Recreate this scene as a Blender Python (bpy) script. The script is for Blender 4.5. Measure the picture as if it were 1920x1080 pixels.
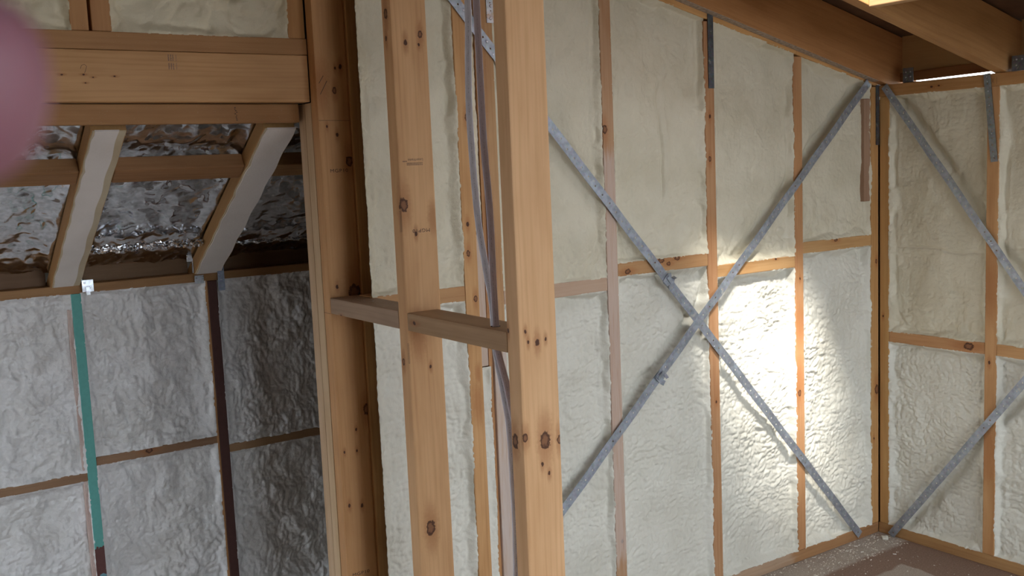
import bpy, bmesh, math, random
import numpy as np
from mathutils import Vector, Matrix

for o in list(bpy.data.objects):
    bpy.data.objects.remove(o)
SC = bpy.context.scene
COL = SC.collection
random.seed(4)

# ------------------------------------------------------------------ camera, light, exposure
CAM_POS = Vector((-3.4769, -2.5228, 1.5512))
CAM_R = Vector((0.82466829, -0.56399569, -0.04279108))
CAM_U = Vector((0.1011481, 0.07261681, 0.99221765))
CAM_F = Vector((0.55649912, 0.82257866, -0.11693188))
cam_d = bpy.data.cameras.new('camera')
cam_d.sensor_width = 36.0
cam_d.lens = 35.763
cam_d.clip_start = 0.005
cam_d.dof.use_dof = True            # a phone lens: about 1.8 mm of glass, focused on the back wall
cam_d.dof.focus_distance = 3.2
cam_d.dof.aperture_fstop = 19.0
cam = bpy.data.objects.new('camera', cam_d)
COL.objects.link(cam)
M = Matrix.Identity(4)
for i in range(3):
    M[i][0] = CAM_R[i]; M[i][1] = CAM_U[i]; M[i][2] = -CAM_F[i]; M[i][3] = CAM_POS[i]
cam.matrix_world = M
SC.camera = cam

world = bpy.data.worlds.new('sky')
SC.world = world
world.use_nodes = True
bg = world.node_tree.nodes['Background']
bg.inputs[0].default_value = (0.83, 0.92, 1.0, 1)
bg.inputs[1].default_value = 6.6

sun_d = bpy.data.lights.new('sun', 'SUN')
sun_d.energy = 17.0
sun_d.angle = math.radians(12)
sun_d.color = (1.0, 0.97, 0.90)
sun = bpy.data.objects.new('sun', sun_d)
COL.objects.link(sun)
SUN_DIR = Vector((0.42, 0.67, -1.25))
sun.rotation_euler = SUN_DIR.to_track_quat('-Z', 'Y').to_euler()
sun.location = (-3, -4, 6)

SC.view_settings.view_transform = 'Standard'
SC.view_settings.look = 'None'
SC.view_settings.exposure = 0.0
SC.view_settings.gamma = 1.0
SC.view_settings.use_curve_mapping = False

# ------------------------------------------------------------------ node helpers
class NT:
    def __init__(s, tree):
        s.t = tree
    def n(s, typ, inputs=None, **props):
        nd = s.t.nodes.new(typ)
        for k, v in props.items():
            setattr(nd, k, v)
        for k, v in (inputs or {}).items():
            s.put(nd.inputs[k], v)
        return nd
    def put(s, sock, v):
        if isinstance(v, bpy.types.NodeSocket):
            s.t.links.new(v, sock)
        elif isinstance(v, (tuple, list)) and len(v) == 3 and sock.type == 'RGBA':
            sock.default_value = (*v, 1)
        else:
            sock.default_value = v
    def math(s, op, a, b=0.0, c=0.0, clamp=False):
        nd = s.n('ShaderNodeMath', {0: a, 1: b, 2: c}, operation=op); nd.use_clamp = clamp
        return nd.outputs[0]
    def vmath(s, op, a, b=(0, 0, 0)):
        nd = s.n('ShaderNodeVectorMath', {0: a, 1: b}, operation=op)
        return nd.outputs['Value'] if op in ('LENGTH', 'DISTANCE', 'DOT_PRODUCT') else nd.outputs[0]
    def noise(s, vec, scale, detail=3, rough=.5, dist=0.0):
        return s.n('ShaderNodeTexNoise', {'Vector': vec, 'Scale': scale, 'Detail': detail, 'Roughness': rough, 'Distortion': dist}).outputs[0]
    def rng(s, v, a, b, c=0.0, d=1.0, smooth=True):
        nd = s.n('ShaderNodeMapRange', {0: v, 1: a, 2: b, 3: c, 4: d})
        if smooth: nd.interpolation_type = 'SMOOTHSTEP'
        return nd.outputs[0]
    def mix(s, f, a, b, blend='MIX'):
        nd = s.n('ShaderNodeMix', data_type='RGBA', blend_type=blend)
        s.put(nd.inputs[0], f); s.put(nd.inputs[6], a); s.put(nd.inputs[7], b)
        return nd.outputs[2]
    def xyz(s, v):
        nd = s.n('ShaderNodeSeparateXYZ', {0: v}); return nd.outputs

def mat_base(name):
    m = bpy.data.materials.new(name); m.use_nodes = True
    nt = NT(m.node_tree)
    b = m.node_tree.nodes['Principled BSDF']
    return m, nt, b

# knot group: how close a point is to one knot
kg = bpy.data.node_groups.new('knot', 'ShaderNodeTree')
for nm, tp in (('P', 'NodeSocketVector'), ('Center', 'NodeSocketVector'), ('Radius', 'NodeSocketFloat')):
    kg.interface.new_socket(nm, in_out='INPUT', socket_type=tp)
for nm in ('Core', 'Rim', 'Halo'):
    kg.interface.new_socket(nm, in_out='OUTPUT', socket_type='NodeSocketFloat')
_k = NT(kg)
_gi = _k.n('NodeGroupInput'); _go = _k.n('NodeGroupOutput')
_v = _k.vmath('SUBTRACT', _gi.outputs[0], _gi.outputs[1])
_nz = _k.n('ShaderNodeTexNoise', {'Vector': _gi.outputs[0], 'Scale': 110.0, 'Detail': 3.0})
_sc = _k.n('ShaderNodeVectorMath', operation='SCALE')
_k.put(_sc.inputs[0], _k.vmath('SUBTRACT', _nz.outputs['Color'], (.5, .5, .5))); _k.put(_sc.inputs['Scale'], _k.math('MULTIPLY', _gi.outputs[2], 1.3))
_v1 = _k.vmath('MULTIPLY', _k.vmath('ADD', _v, _sc.outputs[0]), (.66, 1, 1))
_d = _k.math('DIVIDE', _k.vmath('LENGTH', _v1), _gi.outputs[2])
_k.put(_go.inputs[0], _k.rng(_d, .75, 1.1, 1, 0))
_k.put(_go.inputs[1], _k.math('MULTIPLY', _k.rng(_d, .45, .85), _k.rng(_d, .95, 1.15, 1, 0)))
_v2 = _k.vmath('MULTIPLY', _k.vmath('ADD', _v, _sc.outputs[0]), (.30, .9, .9))
_d2 = _k.math('DIVIDE', _k.vmath('LENGTH', _v2), _gi.outputs[2])
_k.put(_go.inputs[2], _k.rng(_d2, .5, 2.4, 1, 0))

def wood(name, light=(.56, .305, .14), dark=(.37, .165, .062), knots=(), wash=None, rings=22, rough=.6, seed=0.0, paint=None):
    m, nt, b = mat_base(name)
    P = nt.n('ShaderNodeTexCoord').outputs['Object']
    rnd = nt.n('ShaderNodeObjectInfo').outputs['Random']
    rs = nt.math('ADD', rnd, seed)
    off = nt.n('ShaderNodeCombineXYZ', {0: nt.math('MULTIPLY', rs, 37.0), 1: nt.math('MULTIPLY_ADD', rs, .11, .012), 2: nt.math('MULTIPLY_ADD', rs, -.05, .03)}).outputs[0]
    PO = nt.vmath('ADD', P, off)
    core = rim = halo = None
    for (kx, ky, kz, r) in knots:               # a negative radius is a stain without a knot
        g = nt.n('ShaderNodeGroup'); g.node_tree = kg
        nt.put(g.inputs[0], P); g.inputs[1].default_value = (kx, ky, kz); g.inputs[2].default_value = abs(r)
        halo = g.outputs[2] if halo is None else nt.math('MAXIMUM', halo, g.outputs[2])
        if r > 0:
            core = g.outputs[0] if core is None else nt.math('MAXIMUM', core, g.outputs[0])
            rm = g.outputs[1] if r > .0055 else g.outputs[0]
            rim = rm if rim is None else nt.math('MAXIMUM', rim, rm)
    V = nt.vmath('MULTIPLY', PO, (.10, 1, 1))
    if halo is not None:
        sw = nt.n('ShaderNodeCombineXYZ', {1: nt.math('MULTIPLY', halo, .012), 2: nt.math('MULTIPLY', halo, .012)}).outputs[0]
        V = nt.vmath('ADD', V, sw)
    wv = nt.n('ShaderNodeTexWave', {'Vector': V, 'Scale': float(rings), 'Distortion': 9.0, 'Detail': 2.0, 'Detail Scale': .6, 'Detail Roughness': .5},
              wave_type='RINGS', rings_direction='X', wave_profile='SIN').outputs[1]
    streak = nt.noise(nt.vmath('MULTIPLY', PO, (4, 170, 170)), 1.0, 3, .6)
    blot = nt.noise(nt.vmath('MULTIPLY', PO, (3.5, 16, 16)), 1.0, 3, .55)
    t = nt.math('MULTIPLY_ADD', nt.math('MULTIPLY', nt.rng(wv, .45, 1.0), nt.rng(nt.noise(nt.vmath('MULTIPLY', PO, (1.5, 30, 30)), 1.0, 2), .3, .65)), .22, nt.math('MULTIPLY', nt.rng(streak, .35, .75), .22))
    t = nt.math('ADD', t, nt.math('MULTIPLY', nt.rng(blot, .35, .75), .5), clamp=True)
    c = nt.mix(t, light, dark)
    tint = nt.math('MULTIPLY_ADD', rnd, .22, .89)
    hs = nt.n('ShaderNodeHueSaturation', {'Hue': nt.math('MULTIPLY_ADD', rnd, .012, .494), 'Saturation': 1.0, 'Value': tint, 'Color': c})
    c = hs.outputs[0]
    # end grain of rafters and plates, specks of dust
    speck = nt.rng(nt.noise(PO, 420.0, 1, .5), .74, .80)
    c = nt.mix(nt.math('MULTIPLY', speck, .35), c, (.75, .70, .60))
    if halo is not None:
        c = nt.mix(nt.math('MULTIPLY', halo, .55), c, (.36, .130, .040))
        if core is not None:
            c = nt.mix(nt.math('MULTIPLY', core, .85), c, (.21, .088, .040))
            c = nt.mix(nt.math('MULTIPLY', rim, .85), c, (.055, .018, .009))
    if wash:
        (x0, x1, amt, wc) = wash
        px = nt.xyz(P)[0]
        e = nt.math('MULTIPLY_ADD', nt.noise(nt.vmath('MULTIPLY', PO, (10, 60, 60)), 1.0, 3), .16, px)
        band = nt.math('MULTIPLY', nt.rng(e, x0 + .05, x0 + .11), nt.rng(e, x1 + .05, x1 + .11, 1, 0))
        gr = nt.rng(nt.noise(nt.vmath('MULTIPLY', PO, (9, 120, 120)), 1.0, 3, .6), .25, .6, .55, 1.0)
        c = nt.mix(nt.math('MULTIPLY', nt.math('MULTIPLY', band, gr), amt), c, wc)
    if paint:
        for (x0, x1, pc) in paint:
            px = nt.xyz(P)[0]
            e = nt.math('MULTIPLY_ADD', nt.math('SUBTRACT', nt.noise(P, 45.0, 2), .5), .05, px)
            band = nt.math('MULTIPLY', nt.rng(e, x0, x0 + .003), nt.rng(e, x1, x1 + .003, 1, 0))
            c = nt.mix(band, c, nt.mix(nt.rng(nt.noise(P, 60.0, 3), .3, .8, 0, .35), pc, tuple(q * .7 for q in pc)))
    nt.put(b.inputs['Base Color'], c)
    b.inputs['Roughness'].default_value = rough
    b.inputs['Specular IOR Level'].default_value = .3
    bp = nt.n('ShaderNodeBump', {'Strength': .25, 'Distance': .0012, 'Height': streak})
    nt.put(b.inputs['Normal'], bp.outputs[0])
    return m

def foam_mat(name, col=(.675, .62, .49), col2=(.59, .535, .405), rough=.5, spec=.35, fine=.0009, yellow=.25):
    m, nt, b = mat_base(name)
    P = nt.n('ShaderNodeTexCoord').outputs['Object']
    n1 = nt.noise(P, 5.0, 4, .55)
    c = nt.mix(nt.rng(n1, .35, .75), col, col2)
    pore = nt.rng(nt.noise(P, 260.0, 2, .6), .60, .75)
    c = nt.mix(nt.math('MULTIPLY', pore, .16), c, (.55, .49, .38))
    nt.put(b.inputs['Base Color'], c)
    b.inputs['Specular IOR Level'].default_value = spec
    nt.put(b.inputs['Roughness'], nt.rng(nt.noise(P, 35.0, 2), .3, .7, rough - .08, rough + .1))
    h = nt.math('ADD', nt.noise(P, 130.0, 3, .6), nt.math('MULTIPLY', nt.noise(P, 420.0, 2, .5), .35))
    bp = nt.n('ShaderNodeBump', {'Strength': 1.0, 'Distance': fine * 1.5, 'Height': h})
    nt.put(b.inputs['Normal'], bp.outputs[0])
    return m

def metal_mat(name, col=(.36, .38, .42), rough=.42, spangle=True, metallic=.85, splash=0.0):
    m, nt, b = mat_base(name)
    P = nt.n('ShaderNodeTexCoord').outputs['Object']
    if spangle:
        vo = nt.n('ShaderNodeTexVoronoi', {'Vector': P, 'Scale': 130.0})
        c = nt.mix(nt.rng(nt.noise(P, 60.0, 3), .3, .7), col, tuple(q * .62 for q in col))
        c = nt.mix(.25, c, nt.mix(.85, vo.outputs['Color'], col))
    else:
        c = nt.mix(nt.rng(nt.noise(P, 60.0, 3), .3, .7), col, tuple(q * .7 for q in col))
    if splash:
        c = nt.mix(nt.math('MULTIPLY', nt.rng(nt.noise(P, 38.0, 4, .65), .60, .68), splash), c, (.62, .58, .50))
    nt.put(b.inputs['Base Color'], c)
    b.inputs['Metallic'].default_value = metallic
    nt.put(b.inputs['Roughness'], nt.rng(nt.noise(P, 25.0, 2), .3, .7, rough - .08, rough + .12))
    return m

def plain_mat(name, col, rough=.6, metallic=0.0, var=.15, scale=40.0):
    m, nt, b = mat_base(name)
    P = nt.n('ShaderNodeTexCoord').outputs['Object']
    c = nt.mix(nt.rng(nt.noise(P, scale, 3), .3, .7), col, tuple(q * (1 - var) for q in col))
    nt.put(b.inputs['Base Color'], c)
    b.inputs['Roughness'].default_value = rough
    b.inputs['Metallic'].default_value = metallic
    return m

# ------------------------------------------------------------------ object helpers
def tag(o, label=None, cat=None, group=None, kind=None):
    if label: o['label'] = label
    if cat: o['category'] = cat
    if group: o['group'] = group
    if kind: o['kind'] = kind
    return o

def empty(name, loc=(0, 0, 0)):
    o = bpy.data.objects.new(name, None); o.location = loc; o.empty_display_size = .1
    COL.objects.link(o); return o

def link(name, me, mat, parent=None, matrix=None):
    o = bpy.data.objects.new(name, me); COL.objects.link(o)
    if mat: me.materials.append(mat)
    if matrix is not None: o.matrix_world = matrix
    if parent is not None:
        o.parent = parent
        o.matrix_parent_inverse = pinv(parent)
    return o

def pinv(parent):
    m = Matrix.Translation(parent.location) @ parent.rotation_euler.to_matrix().to_4x4()
    if parent.parent is not None:
        m = m if parent.parent.type == 'EMPTY' else m
    return m.inverted()

def bm_mesh(bm, name, smooth=False):
    me = bpy.data.meshes.new(name); bm.to_mesh(me); bm.free()
    if smooth:
        for p in me.polygons: p.use_smooth = True
    return me

def beveled_box(L, W, H, bev=.003, seg=2):
    bm = bmesh.new()
    bmesh.ops.create_cube(bm, size=1.0)
    for v in bm.verts:
        v.co.x *= L; v.co.y *= W; v.co.z *= H
    if bev > 0:
        bmesh.ops.bevel(bm, geom=list(bm.edges), offset=min(bev, W * .3, H * .3), segments=seg, affect='EDGES', profile=.6)
    return bm

ROT = {'x': Matrix(((1, 0, 0), (0, 1, 0), (0, 0, 1))),
       'z': Matrix(((0, 1, 0), (0, 0, 1), (1, 0, 0))),      # local x -> Z, y -> X, z -> Y
       'y': Matrix(((0, 0, 1), (1, 0, 0), (0, 1, 0)))}      # local x -> Y, y -> Z, z -> X

def timber(name, lo, hi, axis, mat, parent=None, bev=.003):
    lo = Vector(lo); hi = Vector(hi); c = (lo + hi) / 2; d = hi - lo
    dims = {'x': (d.x, d.y, d.z), 'z': (d.z, d.x, d.y), 'y': (d.y, d.z, d.x)}[axis]
    me = bm_mesh(beveled_box(*dims, bev), name)
    return link(name, me, mat, parent, Matrix.Translation(c) @ ROT[axis].to_4x4())

def timber_line(name, a, b, w, h, mat, parent=None, up=(0, 0, 1), bev=.003):
    """a bar whose axis runs a -> b; w across, h along 'up'"""
    a = Vector(a); b = Vector(b); x = (b - a).normalized(); z = Vector(up); z = (z - x * z.dot(x)).normalized(); y = z.cross(x)
    R = Matrix((x, y, z)).transposed().to_4x4()
    me = bm_mesh(beveled_box((b - a).length, w, h, bev), name)
    return link(name, me, mat, parent, Matrix.Translation((a + b) / 2) @ R)

def lk(lo, hi, axis, pts):
    """knots given in world coordinates -> the timber's own coordinates"""
    c = (Vector(lo) + Vector(hi)) / 2; Ri = ROT[axis].transposed(); out = []
    for p in pts:
        q = Ri @ (Vector(p[:3]) - c); out.append((q.x, q.y, q.z, p[3]))
    return out

def knotty(name, lo, hi, axis, knots, parent=None, bev=.003, **kw):
    return timber(name, lo, hi, axis, wood('pine_' + name, knots=lk(lo, hi, axis, knots), **kw), parent, bev)

# ------------------------------------------------------------------ noise for foam surfaces
def _hash(ix, iy, seed):
    h = (ix.astype(np.int64) * 374761393 + iy.astype(np.int64) * 668265263 + seed * 974634777) & 0xffffffff
    h = ((h ^ (h >> 13)) * 1274126177) & 0xffffffff
    return (h ^ (h >> 16)) & 0xffff

def gnoise(x, y, seed=0):
    ix = np.floor(x); iy = np.floor(y); fx = x - ix; fy = y - iy
    u = fx * fx * fx * (fx * (fx * 6 - 15) + 10); v = fy * fy * fy * (fy * (fy * 6 - 15) + 10)
    def g(dx, dy):
        a = _hash(ix + dx, iy + dy, seed) * (2 * np.pi / 65536.0)
        return np.cos(a) * (fx - dx) + np.sin(a) * (fy - dy)
    n0 = g(0, 0) * (1 - u) + g(1, 0) * u; n1 = g(0, 1) * (1 - u) + g(1, 1) * u
    return (n0 * (1 - v) + n1 * v) * 1.5

def fbm(x, y, seed=0, octv=3, gain=.5):
    s = 0; a = 1.0
    for i in range(octv):
        s = s + a * gnoise(x * 2 ** i, y * 2 ** i, seed + i * 17); a *= gain
    return s

def cells(x, y, seed=0):
    # rounded blisters: 1 at the middle of a cell, 0 in the crease between cells
    ix = np.floor(x); iy = np.floor(y); best = np.full(x.shape, 9.0)
    for dx in (-1, 0, 1):
        for dy in (-1, 0, 1):
            jx = ix + dx; jy = iy + dy
            px = jx + .15 + .7 * _hash(jx, jy, seed) / 65535.0; py = jy + .15 + .7 * _hash(jx, jy, seed + 101) / 65535.0
            best = np.minimum(best, (px - x) ** 2 + (py - y) ** 2)
    return np.clip(1 - best * 1.15, 0, 1)

def sstep(x, a, b):
    t = np.clip((x - a) / (b - a), 0, 1); return t * t * (3 - 2 * t)

_seed = [11]
def foam_panel(parent, mat, org, ax, n, w, z0, z1, style='smooth', recess=.02, nog_above=False, step=.0033, name='foam_panel', dents=(), grooves=(), creases=()):
    """sprayed foam filling one bay. org: point at s=0 (z ignored), ax: unit along the wall, n: unit into the room.
    z1 may be a pair (height at s=0, height at s=w)."""
    _seed[0] += 7; sd = _seed[0]
    org = np.array(org, float); ax = np.array(ax, float); n = np.array(n, float)
    za, zb = (z1 if isinstance(z1, tuple) else (z1, z1))
    ov = .0025
    ns = max(8, int((w + 2 * ov) / step)); nz = max(8, int((max(za, zb) - z0) / step))
    s = np.linspace(-ov, w + ov, ns + 1); t = np.linspace(0, 1, nz + 1)
    S, T = np.meshgrid(s, t, indexing='ij')
    top = za + (zb - za) * (S / w) + ov
    Z = z0 - ov + (top - z0 + ov) * T
    dS = np.minimum(S + ov, w + ov - S); dB = Z - z0 + ov; dT = top - Z
    d = np.minimum(np.minimum(dS, dB), dT)
    we = .012 + .026 * sstep(fbm(S * 9, Z * 9, sd + 70, 2), -.5, .5)
    e = sstep(d / we, .05, 1.0)
    # ragged lip against the timber
    lip = .0030 * fbm(S * 60, Z * 60, sd + 3, 3) - .0022 + .004 * fbm(S * 8, Z * 8, sd + 71, 2)
    wx = .02 * fbm(S * 7, Z * 7, sd + 50, 2); wy = .02 * fbm(S * 7, Z * 7, sd + 51, 2)
    X = S + wx; Y = Z + wy
    if style == 'smooth':
        R = recess + .010 * fbm(X * 4, Y * 3, sd, 3) + .0035 * fbm(X * 11, Y * 9, sd + 1, 2)
        h = .0022 * np.abs(fbm(X * 26, Y * 20, sd + 2, 2)) * (.4 + sstep(fbm(X * 3, Y * 3, sd + 9, 2), -.2, .5)) + .0016 * cells(X * 60, Y * 60, sd + 4) * (.3 + sstep(fbm(X * 2.5, Y * 2.5, sd + 19, 2), -.3, .5)) + .0007 * fbm(X * 75, Y * 75, sd + 5, 2)
        low = sstep(.24 - dB, 0, .22)      # sags and curls towards the bottom of the bay
        h = h + low * (.008 * np.abs(fbm(X * 11, Y * 13, sd + 5, 3)) + .0025 * np.abs(fbm(X * 36, Y * 36, sd + 6, 2)))
    elif style == 'bumpy':
        R = recess + .009 * fbm(X * 4, Y * 4, sd, 3)
        k = .78 + .40 * sstep(fbm(X * 3.2, Y * 3.2, sd + 9, 2), -.35, .45)
        h = k * (.0045 * np.abs(fbm(X * 22, Y * 28, sd + 1, 2)) + .0062 * cells(X * 42, Y * 52, sd + 2) + .0042 * cells(X * 76, Y * 84, sd + 3)) + .0010 * np.abs(gnoise(X * 150, Y * 150, sd + 4))
    else:                                   # ropey
        R = recess + .012 * fbm(X * 4, Y * 3, sd, 3)
        k = .7 + .45 * sstep(fbm(X * 3, Y * 3, sd + 9, 2), -.4, .4)
        q = X + .35 * Y
        h = k * (.0090 * np.abs(fbm(q * 13, (Y - .3 * X) * 8, sd + 1, 3)) + .0055 * cells(X * 44, Y * 40, sd + 2) + .0038 * cells(X * 78, Y * 74, sd + 3)) + .0008 * np.abs(gnoise(X * 150, Y * 150, sd + 4))
    if style == 'lumpy':
        R = recess + .016 * fbm(X * 5, Y * 5, sd, 3)
        h = .016 * cells(X * 13 + 2 * wx, Y * 14, sd + 1) + .006 * np.abs(fbm(X * 16, Y * 18, sd + 2, 3)) + .0012 * cells(X * 70, Y * 70, sd + 3)
    if nog_above:
        R = R + .022 * np.exp(-np.maximum(dT - .012, 0) / .045)
    for (cs, cz, rad, dep) in dents:
        R = R + dep * np.exp(-(((S - cs) ** 2 + (Z - cz) ** 2) / rad ** 2))
    for (gs, gz, hs, hz) in grooves:           # hollow where a strap kept the spray off
        L_ = math.hypot(hs - gs, hz - gz)
        dd = ((S - gs) * (hz - gz) - (Z - gz) * (hs - gs)) / L_ + .012 + .012 * fbm(S * 9, Z * 9, sd + 80, 2)
        R = R + (.010 + .012 * sstep(fbm(S * 5, Z * 5, sd + 81, 2), -.4, .5)) * np.exp(-(dd / .020) ** 2)
    for (gs, gz, hs, hz, wd, dp) in creases:   # thin splits in the skin of the foam
        L_ = math.hypot(hs - gs, hz - gz); ux, uz = (hs - gs) / L_, (hz - gz) / L_
        al = (S - gs) * ux + (Z - gz) * uz; ac = (S - gs) * uz - (Z - gz) * ux + .010 * fbm(al * 9, al * 0 + .5, sd + 90, 2)
        R = R + dp * np.exp(-(ac / wd) ** 2) * sstep(al, 0, .06) * sstep(L_ - al, 0, .06)
    ridge = .0025 * np.exp(-((dS - .032) / .007) ** 2) * (.4 + .6 * sstep(fbm(S * 2, Z * 5, sd + 30, 2), -.3, .3))
    dep = (1 - e) * (-lip) + e * np.maximum(R - h - ridge, .0005)
    Pt = org[None, None, :] + S[..., None] * ax - dep[..., None] * n
    Pt[..., 2] = Z
    nv = (ns + 1) * (nz + 1)
    idx = np.arange(nv).reshape(ns + 1, nz + 1)
    a, b_, c_, d_ = idx[:-1, :-1], idx[1:, :-1], idx[1:, 1:], idx[:-1, 1:]
    F = np.stack([a, b_, c_, d_], -1).reshape(-1, 4)
    # make faces look into the room
    nn = np.cross(ax, (0, 0, 1))
    if nn @ n < 0: F = F[:, ::-1]
    me = bpy.data.meshes.new(name)
    me.vertices.add(nv); me.vertices.foreach_set('co', Pt.reshape(-1).astype(np.float32))
    me.loops.add(F.size); me.loops.foreach_set('vertex_index', F.reshape(-1).astype(np.int32))
    me.polygons.add(len(F)); me.polygons.foreach_set('loop_start', np.arange(0, F.size, 4, dtype=np.int32))
    me.polygons.foreach_set('use_smooth', np.ones(len(F), bool))
    me.update(calc_edges=True); me.validate()
    return link(name, me, mat, parent)

# ------------------------------------------------------------------ materials
PINE = wood('pine_framing')
PINE_B = wood('pine_reddish', light=(.58, .315, .13), dark=(.39, .175, .06))
PINE_DK = wood('pine_dark_beam', light=(.36, .165, .062), dark=(.22, .085, .028), rings=22)
PINE_PALE = wood('pine_pale_edge', light=(.62, .41, .24), dark=(.46, .26, .125))
PINE_GREY = wood('pine_weathered', light=(.46, .32, .21), dark=(.30, .185, .11))
FOAM = foam_mat('sprayed_foam')
FOAM_LOW = foam_mat('sprayed_foam_lower', col=(.71, .685, .605), col2=(.64, .61, .525))  # whiter than the upper bays: light falloff up the wall put into the colour
FOAM_GLOSS = foam_mat('sprayed_foam_glossy', col=(.75, .745, .755), col2=(.68, .67, .66), rough=.27, spec=.6)
FOAM_CREAM = foam_mat('sprayed_foam_cream', col=(.78, .71, .54), col2=(.66, .57, .40), rough=.45)
GALV = metal_mat('galvanised_strap', (.43, .465, .535), rough=.48, metallic=.7, splash=.5)
GALV_BR = metal_mat('galvanised_bright', (.60, .64, .70), rough=.3)
GALV_DK = metal_mat('galvanised_dull', (.15, .16, .18), rough=.5, splash=.3)
FOIL = metal_mat('foil', (.86, .87, .90), rough=.16, spangle=False, metallic=1.0)
INK = plain_mat('stamp_ink', (.07, .045, .035), .8)
PENCIL = plain_mat('pencil', (.16, .09, .05), .8)
NAILM = plain_mat('nail_head', (.05, .045, .04), .5, .6)
BACKM = plain_mat('dark_backing', (.10, .085, .07), .9)  # for unseen backing sheets added to stop light leaks

# ------------------------------------------------------------------ SETTING: floor and ceiling
m, nt, b = mat_base('particleboard')
P = nt.n('ShaderNodeTexCoord').outputs['Object']
c = nt.mix(nt.rng(nt.noise(P, 160.0, 3, .6), .3, .7), (.26, .165, .12), (.18, .105, .075))
c = nt.mix(nt.rng(nt.noise(P, 4.0, 3, .5), .35, .7, 0, .4), c, (.24, .15, .11))
sx, sy, sz = nt.xyz(P)
edge = nt.math('MULTIPLY_ADD', nt.math('SUBTRACT', nt.noise(P, 9.0, 3), .5), .05, sy)
dusty = nt.math('MULTIPLY', nt.rng(edge, -.155, -.125), nt.rng(nt.noise(P, 30.0, 3), .2, .5, .6, 1))
px_ = nt.math('MULTIPLY_ADD', nt.math('SUBTRACT', nt.noise(P, 14.0, 3), .5), .03, sx)
patch = nt.math('MULTIPLY', nt.rng(edge, -.27, -.255, 1, 0), nt.rng(px_, -.225, -.215, 1, 0))
dust = nt.math('MAXIMUM', dusty, nt.math('MULTIPLY', patch, .9))
c = nt.mix(nt.math('MULTIPLY', dust, .8), c, (.42, .36, .31))
sp = nt.rng(nt.noise(P, 300.0, 2, .5), .60, .66)
c = nt.mix(nt.math('MULTIPLY', sp, nt.math('MULTIPLY_ADD', dust, .6, .12)), c, (.75, .70, .60))
nt.put(b.inputs['Base Color'], c); b.inputs['Roughness'].default_value = .75
FLOORM = m
fl = timber('floor', (-6.5, -5.5, -.022), (.1, .1, 0), 'x', FLOORM, bev=0)
fl.data.transform(Matrix.Translation((-3.2, -2.7, -.011))); fl.location = (0, 0, 0)
tag(fl, 'brown particleboard floor dusted with white foam crumbs', 'floor', kind='structure')

# unseen, added to shape the daylight: near wall with an opening, side wall, ground
def panel_with_hole(name, lo, hi, hole, mat):
    # wall in an XZ plane with one rectangular opening
    (x0, y0, z0), (x1, y1, z1) = lo, hi; (hx0, hx1, hz0, hz1) = hole
    bm = bmesh.new()
    for (a, b_, c_, d_) in ((x0, hx0, z0, z1), (hx1, x1, z0, z1), (hx0, hx1, z0, hz0), (hx0, hx1, hz1, z1)):
        r = bmesh.ops.create_cube(bm, size=1.0)
        for v in r['verts']:
            v.co = Vector(((a + b_) / 2 + v.co.x * (b_ - a), (y0 + y1) / 2 + v.co.y * (y1 - y0), (c_ + d_) / 2 + v.co.z * (d_ - c_)))
    return link(name, bm_mesh(bm, name), mat)
LINING = plain_mat('wall_lining', (.30, .23, .165), .8)
wf = panel_with_hole('wall_front_added', (-5.3, -3.95, 0), (.2, -3.85, 3.4), (-3.0, -.25, .15, 2.0), LINING)  # opening placed and narrowed to steer the daylight
tag(wf, 'near wall behind the camera, added with an opening sized to shape the daylight', 'wall', kind='structure')
wn = timber('wall_side_blocker', (-5.3, -3.95, 0), (-5.2, .30, 3.5), 'z', LINING, None, 0)  # added to keep light off the left faces of the studs
tag(wn, 'plain left side wall, unseen, added to block light from the left', 'wall', kind='structure')
gr = timber('ground', (-40, -45, -3.2), (40, 40, -3.0), 'x', plain_mat('ground_outside', (.062, .058, .052), .9, var=.3, scale=2.0), None, 0)  # added so the upper walls look out on dark ground
tag(gr, 'dark ground far below the floor, added to dim the light on the upper walls', 'ground', kind='structure')

SL = .245
def roofz(x): return 1.814 - SL * x
NRM = Vector((SL, 0, 1)).normalized()
# roof boards above the rafters, open where the skylight is
HX0, HX1, HY0, HY1 = -1.36, -.76, -.94, -.515
bm = bmesh.new()
def roof_slab(x0, x1, y0, y1, off=.207, th=.02):
    vs = []
    for (x, y) in ((x0, y0), (x1, y0), (x1, y1), (x0, y1)):
        vs.append((bm.verts.new((x, y, roofz(x) + off)), bm.verts.new((x, y, roofz(x) + off + th))))
    bm.faces.new([v[0] for v in vs][::-1]); bm.faces.new([v[1] for v in vs])
    for i in range(4):
        j = (i + 1) % 4
        bm.faces.new((vs[i][0], vs[j][0], vs[j][1], vs[i][1]))
roof_slab(-6.5, HX0, -5.5, .26); roof_slab(HX1, .20, -5.5, .26)
roof_slab(HX0, HX1, -5.5, HY0); roof_slab(HX0, HX1, HY1, .26)
ceil = link('ceiling', bm_mesh(bm, 'ceiling'), plain_mat('roof_lining', (.16, .085, .045), .7, var=.4, scale=9.0))
tag(ceil, 'dark brown roof lining above the sloping rafters, cut out for the skylight', 'ceiling', kind='structure')

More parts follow.
